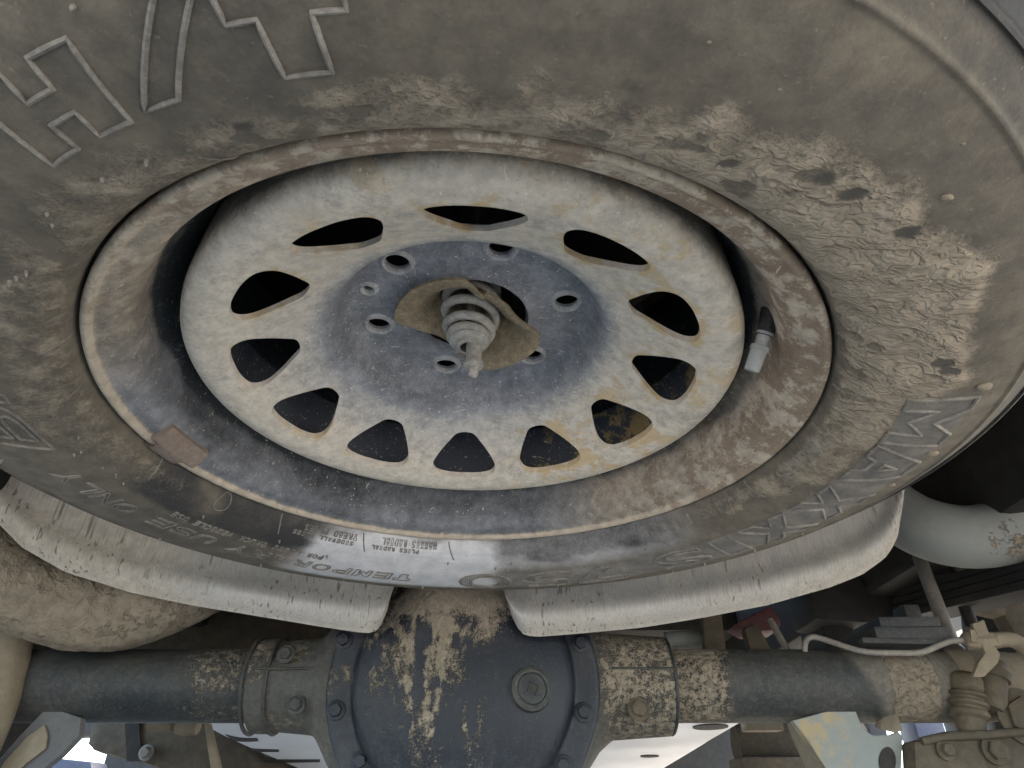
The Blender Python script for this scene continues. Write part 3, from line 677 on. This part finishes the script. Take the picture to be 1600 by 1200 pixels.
for px_, py_, r_ in ((463, 1102, .0070), (447, 1022, .0070), (998, 1108, .0085)):
    obj('bolt', *bolt_vf(P(px_, py_, AX_Y - .052), (0, -1, .1), r_, .007), M['axle'] if px_ < 600 else M['brown'], AX)
# pressed cover
CY = .800; cc = P(724, 1066, CY); RC = .1495
CP_ = densify([(.1515, .018), (.1515, .004), (.1500, .0015), (.1480, 0.0), (.1300, .0000), (.1250, -.0006), (.1228, -.0030), (.1212, -.0080), (.1190, -.0125), (.1140, -.0170), (.1030, -.0225), (.0880, -.0290), (.0680, -.0345), (.0430, -.0385), (.0180, -.0402), (.0005, -.0405)], .0035)
Q = lathe(CP_, 200, cc, 'y')
# the pressing is a little taller than wide at the top where it swells toward the tyre
rel = Q - cc; up = sstep(.02, .15, rel[..., 2]) * sstep(.09, .03, np.abs(rel[..., 0]))
Q[..., 1] -= .020 * up * (np.hypot(rel[..., 0], rel[..., 2]) < .123)
v = Q.reshape(-1, 3); rel = v - cc; nz = fbm(v, 45, 4, 21); ns = fbm(v * A(1, 1, .12), 90, 4, 22)
x_, z_ = rel[:, 0], rel[:, 2]
wedge = sstep(.080, .040, np.abs(x_ + .008) + (nz - .5) * .05)
mudc = 1.0 * wedge * sstep(.030, .080, z_ + (nz - .5) * .06)
mudc += .34 * sstep(.42, .60, nz) * sstep(.10, .02, np.abs(x_ + .02)) * sstep(-.03, .06, z_)
mudc += .56 * sstep(.48, .60, ns) * sstep(.065, .03, np.abs(x_ + .018)) * sstep(-.22, .02, z_)
mudc += .46 * sstep(.42, .55, nz) * sstep(.03, -.02, x_) * sstep(-.10, .02, z_)
dust = .32 * sstep(-.05, -.12, z_) + .15 * sstep(.0, -.1, x_) - .08 + .25 * (np.hypot(x_, z_) > .1235) * sstep(.3, .6, nz)
CV = obj('differential_cover', v, grid(Q, cu=True), M['cover'], AX, attrs=dict(mud=mudc, dust=dust), sharp=55)
for px_, py_ in ((537, 1000), (525, 1110), (563, 1190), (907, 1005), (912, 1113), (650, 1240), (800, 1240), (880, 1196)):
    obj('bolt', *bolt_vf(P(px_, py_, CY) + A(0, -.0005, 0), (0, -1, 0), .0072, .0062), M['cover'], CV)
# fill plug with square socket and pressed ridge below it
pc = P(831, 1076, CY - .0365); dirn = np.array([.22, -.97, .03]); dirn /= np.linalg.norm(dirn)
u = np.cross(dirn, [0, 0, 1.0]); u /= np.linalg.norm(u); w = np.cross(u, dirn)
t = np.linspace(0, 2 * PI, 32, endpoint=False)
def ring(r, h): return pc + dirn * h + r * (np.cos(t)[:, None] * u + np.sin(t)[:, None] * w)
def sqr(r, h):
    k = 1 / np.maximum(np.abs(np.cos(t)), np.abs(np.sin(t))); k = k[:, None]
    return pc + dirn * h + r * k * (np.cos(t + .35)[:, None] * u + np.sin(t + .35)[:, None] * w)
Q = np.array([ring(.0235, -.010), ring(.0215, .0005), ring(.0185, .0022), ring(.0160, .0018), ring(.0155, .0006), ring(.0148, .0012), ring(.0140, .0014), sqr(.0052, .0014), sqr(.0049, -.007)])
F = grid(Q, cv=True)
obj('fill_plug', Q[:8].reshape(-1, 3), grid(Q[:8], cv=True), M['axle'], CV, sharp=35, attrs=dict(dust=np.repeat([-.1, .08, .12, .05, -.2, .05, .0, -.2], 32)))
Q = np.array([sqr(.0052, .0014), sqr(.0049, .0002)]); obj('socket', Q.reshape(-1, 3), grid(Q, cv=True).tolist() + [[32 + k for k in range(32)]], M['black'], CV, sharp=35)

# brackets welded to the tubes
YB = .835
br = poly_px([(1238, 1126), (1290, 1112), (1325, 1098), (1334, 1100), (1340, 1118), (1350, 1140), (1364, 1149), (1390, 1148), (1404, 1143), (1411, 1150), (1409, 1200), (1404, 1262), (1318, 1262), (1290, 1200), (1262, 1158)], YB)
hl = np.array([P(1386 + 13 * math.cos(t), 1190 + 23 * math.sin(t), YB) for t in np.linspace(0, 2 * PI, 20, endpoint=False)])
v, f = prism(br, (0, .010, 0))
BR = obj('shock_bracket', v, f, M['pale'], AX, attrs=dict(stain=np.clip((v[:, 0] < xw(1290)) * 1.0, 0, 1), dust=np.full(len(v), .1)), smooth=False)
obj('bolt_hole', *prism(hl + A(0, -.0015, 0), (0, .012, 0), 0), M['dark'], BR, smooth=False)
obj('bracket_ear', *prism(np.array([P(1374, 1140, YB + .006), P(1390, 1094, YB + .012), P(1396, 1096, YB + .004), P(1411, 1141, YB - .004), P(1400, 1146, YB - .006)]), (0, .01, .004)), M['mudcoat'], BR)
obj('bracket_flange', *prism(np.array([P(1240, 1130, YB - .002), P(1262, 1158, YB - .002), P(1300, 1225, YB - .002), P(1270, 1225, YB + .05), P(1236, 1150, YB + .05), P(1228, 1128, YB + .04)]), (.003, .004, 0)), M['mudcoat'], BR)
bl = poly_px([(74, 1104), (90, 1096), (98, 1112), (126, 1121), (123, 1150), (92, 1182), (50, 1215), (0, 1262), (-50, 1262), (-10, 1196), (30, 1150)], YB)
v, f = prism(bl, (0, .012, 0)); BL = obj('shock_bracket', v, f, M['greyp'], AX, attrs=dict(dust=np.full(len(v), -.15)), smooth=False); BL['label'] = 'grey shock bracket with mud patch'
obj('mud_patch', *prism(poly_px([(10, 1190), (44, 1152), (72, 1132), (77, 1150), (74, 1170), (40, 1196), (0, 1235), (-20, 1235)], YB - .001), (0, -.0035, 0), .0015), M['mudcoat'], BL)
# leaf spring seat and pad on the right tube
SP = obj('spring_pad', *join(box(P(1395, 1000, .85), (.088, .09, .016), (0.05, .0, .03)), box(P(1398, 982, .85), (.070, .08, .012), (.03, 0, -.04)), box(P(1392, 1012, .84), (.10, .075, .006), (0, .02, 0)), box(P(1420, 968, .86), (.02, .03, .03))), M['axle'], AX)
# end flange and brake plate
obj('axle_end', *join(*[(lambda Q: (Q.reshape(-1, 3), grid(Q, cu=True).tolist()))(lathe([(.04, xw(1476)), (.045, xw(1480)), (.047, xw(1500)), (.040, xw(1508)), (.036, xw(1600)), (.045, xw(1640))], 40, (0, AX_Y, AX_Z), 'x'))]), M['mudcoat'], AX)

# ------------------------------------------------------------------ bent pipes either side
def pipe(name, pts, rad, m, label, mudv=None, n=14, sub=10, lump=0):
    c = spline(np.array(pts), 40 if lump else sub); r = np.interp(np.linspace(0, 1, len(c)), np.linspace(0, 1, len(rad)), rad)
    v, f = tube(c, r, 120 if lump else 40); at = {}
    if lump:
        ctr = np.repeat(c, 120, axis=0); k_ = sstep(-.36, -.54, v[:, 0])[:, None]
        nn = fbm(v * A(1, .6, 1), 55, 3, 41)[:, None]; rg = 1 - np.abs(fbm(v * A(1.2, .5, .8), 60, 2, 42)[:, None] - .5) * 6
        v = v + (v - ctr) / np.linalg.norm(v - ctr, axis=1)[:, None] * lump * k_ * ((nn - .5) * .9 + .35 * np.clip(rg, 0, 1))
    if mudv is not None:
        nz = fbm(v, 30, 3, 31); at = dict(mud=mudv(v, nz))
        if m is M['mudcoat']: pass
    o = obj(name, v, f, m, attrs=at); tag(o, label, 'pipe'); return o
pipe('bent_pipe', [P(-90, 800, .70), P(-30, 880, .725), P(40, 925, .75), P(120, 952, .775), P(190, 957, .79), P(260, 937, .80), P(330, 905, .81), P(420, 850, .83)], [.042, .042, .042, .042, .041, .040, .038, .036], M['mudcoat'], 'fat bent pipe thickly caked in rough tan mud',
     lambda v, nz: .55 + .6 * (nz - .42) + .6 * sstep(-.40, -.56, v[:, 0]), lump=.0045)
pipe('bent_pipe', [P(1330, 740, .84), P(1400, 800, .81), P(1460, 830, .785), P(1530, 838, .77), P(1600, 818, .755), P(1680, 770, .74), P(1760, 700, .73)], [.036, .0365, .037, .037, .0375, .038, .038], M['pale'], 'clean pale grey bent pipe curving up beside the bright shield',
     lambda v, nz: .62 * sstep(.07, .0, np.linalg.norm(v - P(1590, 855, .73), axis=1)) + (nz - .5) * .4 - .12)

# ------------------------------------------------------------------ small things round the right end of the axle
c = spline(np.array([P(1258, 1032, .845), P(1258, 1006, .838), P(1266, 996, .832), P(1284, 998, .83), P(1345, 1017, .812), P(1400, 1020, .805), P(1440, 1019, .80), P(1470, 1007, .80), P(1490, 1001, .80), P(1515, 1000, .80)]), 8)
o = obj('brake_line', *tube(c, .0034, 10), M['steel']); tag(o, 'thin grey metal brake line bent above the axle tube', 'pipe')
BH = empty('brake_hose', P(1535, 1010, .79), 'tan muddy brake hose held by a twisted clip at the far right', 'hose')
obj('hose', *tube(spline(np.array([P(1555, 1000, .79), P(1580, 1000, .785), P(1600, 1012, .78), P(1625, 1040, .77), P(1650, 1090, .77)]), 8), .0085, 14), M['mudcoat'], BH)
obj('fitting', *join(tube([P(1504, 1000, .80), P(1510, 1000, .80), P(1528, 1002, .795), P(1560, 1000, .79)], [.006, .0105, .0115, .0085], 8), tube([P(1512, 996, .798), P(1526, 998, .796)], [.0125, .0125], 6)), M['mudcoat'], BH)
obj('clip', *join(prism(poly_px([(1519, 975), (1538, 968), (1546, 990), (1552, 1006), (1564, 1022), (1560, 1036), (1538, 1058), (1520, 1058), (1530, 1034), (1540, 1020), (1532, 1000)], .785), (0, .006, .001)),), M['mudcoat'], BH)
SHK = empty('shock_absorber', P(1508, 1090, .84), 'slim shock absorber with grey rod and ribbed brown rubber foot', 'shock absorber')
obj('rod', *tube([P(1436, 870, .90), P(1470, 960, .87), P(1490, 1012, .855), P(1510, 1068, .84)], [.0085, .0085, .0088, .0105], 18), M['steel'], SHK)
acc = []
for py_, r_ in ((1052, .011), (1058, .0165), (1064, .0180), (1078, .0185), (1082, .0165), (1085, .0200), (1089, .0205), (1092, .0170), (1095, .0170), (1098, .0205), (1103, .0210), (1106, .0175), (1109, .0172), (1113, .0195), (1119, .0195), (1124, .0150), (1140, .0145), (1150, .012)): acc.append((P(1507 + (py_ - 1052) * .12, py_, .822), r_))
obj('rubber_foot', *tube([p for p, r in acc], [r for p, r in acc], 30), M['brown'], SHK, sharp=25)
o = obj('bump_rod', *tube([P(1482, 880, .93), P(1500, 930, .92), P(1528, 1000, .90)], [.008, .008, .008], 14), M['dark']); tag(o, 'dark thin rod just right of the shock absorber rod', 'rod')
o = obj('stud', *tube([P(1556, 1034, .815), P(1554, 1046, .815), P(1553, 1048, .815), P(1552, 1060, .815), P(1551.5, 1062, .815), P(1550, 1096, .815), P(1549, 1108, .815)], [.010, .012, .0165, .0165, .0140, .0145, .011], 24), M['brown']); tag(o, 'stubby muddy stud with a raised collar beside the hose clip', 'stud')
BP = empty('brake_drum', P(1560, 1180, .80), 'brown muddy brake backing plate in the lower right corner', 'brake')
obj('backing_plate', *prism(poly_px([(1428, 1158), (1470, 1148), (1540, 1146), (1640, 1138), (1690, 1300), (1450, 1300), (1432, 1220)], .815), (0, .03, 0), .004), M['brown'], BP)
obj('plate_rim', *tube([P(1440, 1158, .812), P(1480, 1150, .81), P(1540, 1148, .808), P(1640, 1140, .805)], [.004, .0045, .0045, .004], 10), M['brown'], BP)
for px_, py_, r_ in ((1555, 1172, .010), (1478, 1172, .007), (1600, 1120, .02)): obj('bolt', *bolt_vf(P(px_, py_, .812), (0, -1, 0), r_, .008), M['brown'], BP)
o = obj('leaf_spring', *join(*[box(P(1515, 945 - 13 * k, .93), (.075, .5 - .06 * k, .010), (0.12, 0, -.02)) for k in range(4)]), M['dark']); tag(o, 'stack of dark spring leaves above the brake hose', 'spring')
o = obj('mud_flap_bracket', *join(box(P(1500, 905, .98), (.10, .03, .09), (0, .2, .1)), box(P(1560, 920, 1.0), (.05, .03, .14), (0, -.2, 0))), M['brown']); tag(o, 'brown bracket hidden in shade beneath the pale bent pipe', 'bracket')

# between shield and axle tube, right of the cover
o = obj('torque_rod', *tube([P(1040, 1000, 1.0), P(1085, 997, 1.0), P(1100, 996, 1.0)], [.011, .011, .011], 14), M['pale']); tag(o, 'short pale rod peeping between shield and axle tube', 'rod')
o = obj('link_plate', *box(P(1114, 1000, .97), (.028, .02, .09), (0, .05, 0)), M['brown']); tag(o, 'upright brown link plate rising from the axle tube', 'bracket')
RB_ = empty('red_damper', P(1195, 975, 1.0), 'dark red painted part half hidden by the shield', 'damper')
obj('body', *prism(poly_px([(1148, 975), (1205, 945), (1222, 972), (1215, 985), (1170, 988)], 1.0), (0, .05, 0), .004), M['red'], RB_)
obj('bar', *prism(poly_px([(1163, 982), (1182, 974), (1196, 996), (1212, 1026), (1176, 1026)], .98), (0, .02, 0), .003), M['brown'], RB_)
obj('stay', *tube([P(1203, 968, .96), P(1222, 1002, .95), P(1240, 1030, .94)], .0045, 10), M['steel'], RB_)
o = obj('fuel_tank', *join(box(P(1330, 905, 1.12), (.19, .10, .17), (0, .06, 0)), box(P(1290, 985, 1.15), (.05, .10, .16), (0, .03, 0))), M['dark']); tag(o, 'dark navy tank corner in shade above the brake line', 'tank')

# ------------------------------------------------------------------ far underbody seen beneath the axle
o = empty('skid_plate', P(740, 1150, 1.3), 'bright bare aluminium skid plate with ribs and round holes beyond the axle', 'skid plate'); SK = o
y0, z0, y1, z1 = 1.00, .365, 2.0, .318
def skz(y): return z0 + (z1 - z0) * (y - y0) / (y1 - y0)
nx, ny = 120, 80; Q = np.zeros((nx, ny, 3))
for i in range(nx):
    for j in range(ny):
        y = y0 + (y1 - y0) * j / (ny - 1); xl = -.495 + .055 * math.exp(-(y - y0) / .08) ; xr = .345 + .0 * (y - y0)
        s = i / (nx - 1); x = xl + (xr - xl) * s
        z = skz(y)
        for yc, hh, wd in ((1.20, .012, .022), (1.32, .010, .02), (1.43, .010, .02), (1.54, .008, .02)):
            if s < 0: z += hh * math.exp(-((y - yc - .05 * (s - .3)) / wd) ** 2) * sstep(.03, .1, np.array([s]))[0] * sstep(.60, .50, np.array([s]))[0]
        z += .010 * math.exp(-(((x - .20) / .10) ** 2 + ((y - 1.25) / .10) ** 2) ** 2)
        z += .05 * (sstep(.03, .0, np.array([s]))[0] + sstep(.985, 1.0, np.array([s]))[0])
        Q[i, j] = (x, y, z)
Q2 = Q + A(0, 0, .004)
obj('plate', np.concatenate([Q.reshape(-1, 3), Q2.reshape(-1, 3)]), np.concatenate([grid(Q), grid(Q2, flip=True) + nx * ny]), M['silver'], SK)
for px_, py_, r_ in ((1110, 1135, .026), (1015, 1181, .018)):
    v_ = P(px_, py_, 1.0) - CAM; k = 1.0
    for _ in range(20): k = (skz(k) - CAM[2]) / v_[2]
    c_ = CAM + v_ * k; t = np.linspace(0, 2 * PI, 24, endpoint=False)
    ringp = np.c_[c_[0] + r_ * np.cos(t), c_[1] + r_ * np.sin(t), [skz(c_[1] + r_ * math.sin(tt)) for tt in t]] + A(0, 0, -.0015)
    obj('drain_hole', *prism(ringp, (0, 0, .012), 0), M['dark'], SK, smooth=False)
def on_plate(px_, py_):
    v_ = P(px_, py_, 1.0) - CAM; k = 1.0
    for _ in range(20): k = (skz(k) - CAM[2]) / v_[2]
    return CAM + v_ * k
for top, bot in (([(352, 1147), (368, 1151), (385, 1153), (402, 1153)], [(404, 1157), (386, 1158), (366, 1157)]), ([(384, 1168), (405, 1170), (436, 1171)], [(436, 1174), (404, 1174)]), ([(410, 1186), (440, 1187), (500, 1187)], [(500, 1190), (440, 1191), (414, 1190)])):
    tp_ = spline(np.array(top + [top[-1]], float)[:-1], 5); bt_ = spline(np.array(bot, float), 5)
    q_ = np.array([on_plate(*p) for p in list(tp_) + list(bt_)]) + A(0, 0, -.0012)
    obj('slot', *prism(q_, (0, 0, .004), 0), M['dark'], SK, smooth=False)
o = obj('transmission', *join(box((-.06, 2.5, .55), (.5, .9, .30)), box((-.06, 2.0, .50), (.30, .6, .26))), M['brown']); tag(o, 'brown muddy gearbox far ahead above the skid plate', 'gearbox')
o = obj('silencer', *join(tube([P(236, 1128, 1.05), P(262, 1128, 1.05), P(272, 1128, 1.05)], [.013, .014, .012], 16), tube([P(280, 1132, 1.05), P(292, 1134, 1.05), P(310, 1136, 1.05)], [.013, .013, .010], 12)), M['mudcoat']); tag(o, 'small tan pipe union hanging under the left axle tube', 'pipe fitting')
UB = empty('side_tank', P(240, 1160, 1.55), 'dark brown muddy tank beneath the left axle tube', 'tank')
obj('tank', *prism(poly_px([(133, 1090), (352, 1090), (400, 1200), (420, 1300), (300, 1300), (262, 1212), (232, 1196), (190, 1187), (150, 1176), (128, 1166), (140, 1140)], 1.5), (0, .5, 0), .02), M['brown'], UB)
obj('strap', *prism(poly_px([(194, 1110), (215, 1110), (222, 1190), (198, 1190)], 1.494), (0, .004, 0), 0), M['dark'], UB)
obj('bolt', *bolt_vf(P(229, 1176, 1.49), (0, -1, 0), .010, .012), M['steel'], UB)
o = obj('hanger_strap', *prism(poly_px([(318, 1128), (327, 1130), (346, 1210), (352, 1260), (338, 1260)], 1.02), (0, .01, 0), .001), M['mudcoat']); tag(o, 'thin tan hanger strap between tank and skid plate', 'strap')
o = obj('muffler', *join(tube([P(1150, 1165, 1.75), P(1210, 1163, 1.75), P(1300, 1160, 1.75), P(1345, 1160, 1.75)], [.04, .062, .062, .05], 30), box(P(1210, 1205, 1.7), (.17, .1, .05))), M['brown']); tag(o, 'brown muffler beyond the right axle tube', 'muffler')
o = obj('pipe_clamp', *box(P(1190, 1133, 1.2), (.06, .03, .018)), M['mudcoat']); tag(o, 'small tan clamp under the right axle tube', 'clamp')
o = obj('road_wheel', *(lambda Q: (Q.reshape(-1, 3), grid(Q, cu=True)))(lathe([(.20, -1.02), (.30, -1.04), (.37, -1.0), (.38, -.94), (.38, -.84), (.37, -.78), (.30, -.75), (.20, -.77)], 64, (0, AX_Y, .38), 'x')), M['black']); tag(o, 'left rear road tyre in deep shade at the frame edge', 'tyre')
o = obj('road_wheel', *(lambda Q: (Q.reshape(-1, 3), grid(Q, cu=True)))(lathe([(.20, 1.02), (.30, 1.04), (.37, 1.0), (.38, .94), (.38, .84), (.37, .78), (.30, .75), (.20, .77)], 64, (0, AX_Y, .38), 'x')), M['black']); tag(o, 'right rear road tyre in deep shade at the frame edge', 'tyre')
o = obj('trailing_arm', *tube(spline(np.array([P(28, 930, .82), P(16, 990, .82), P(2, 1060, .815), P(-22, 1130, .81), P(-70, 1230, .80)]), 6), [.024] * 25, 26), M['mudcoat'], attrs={}); tag(o, 'tan mud-caked arm at the far left below the bent pipe', 'arm')
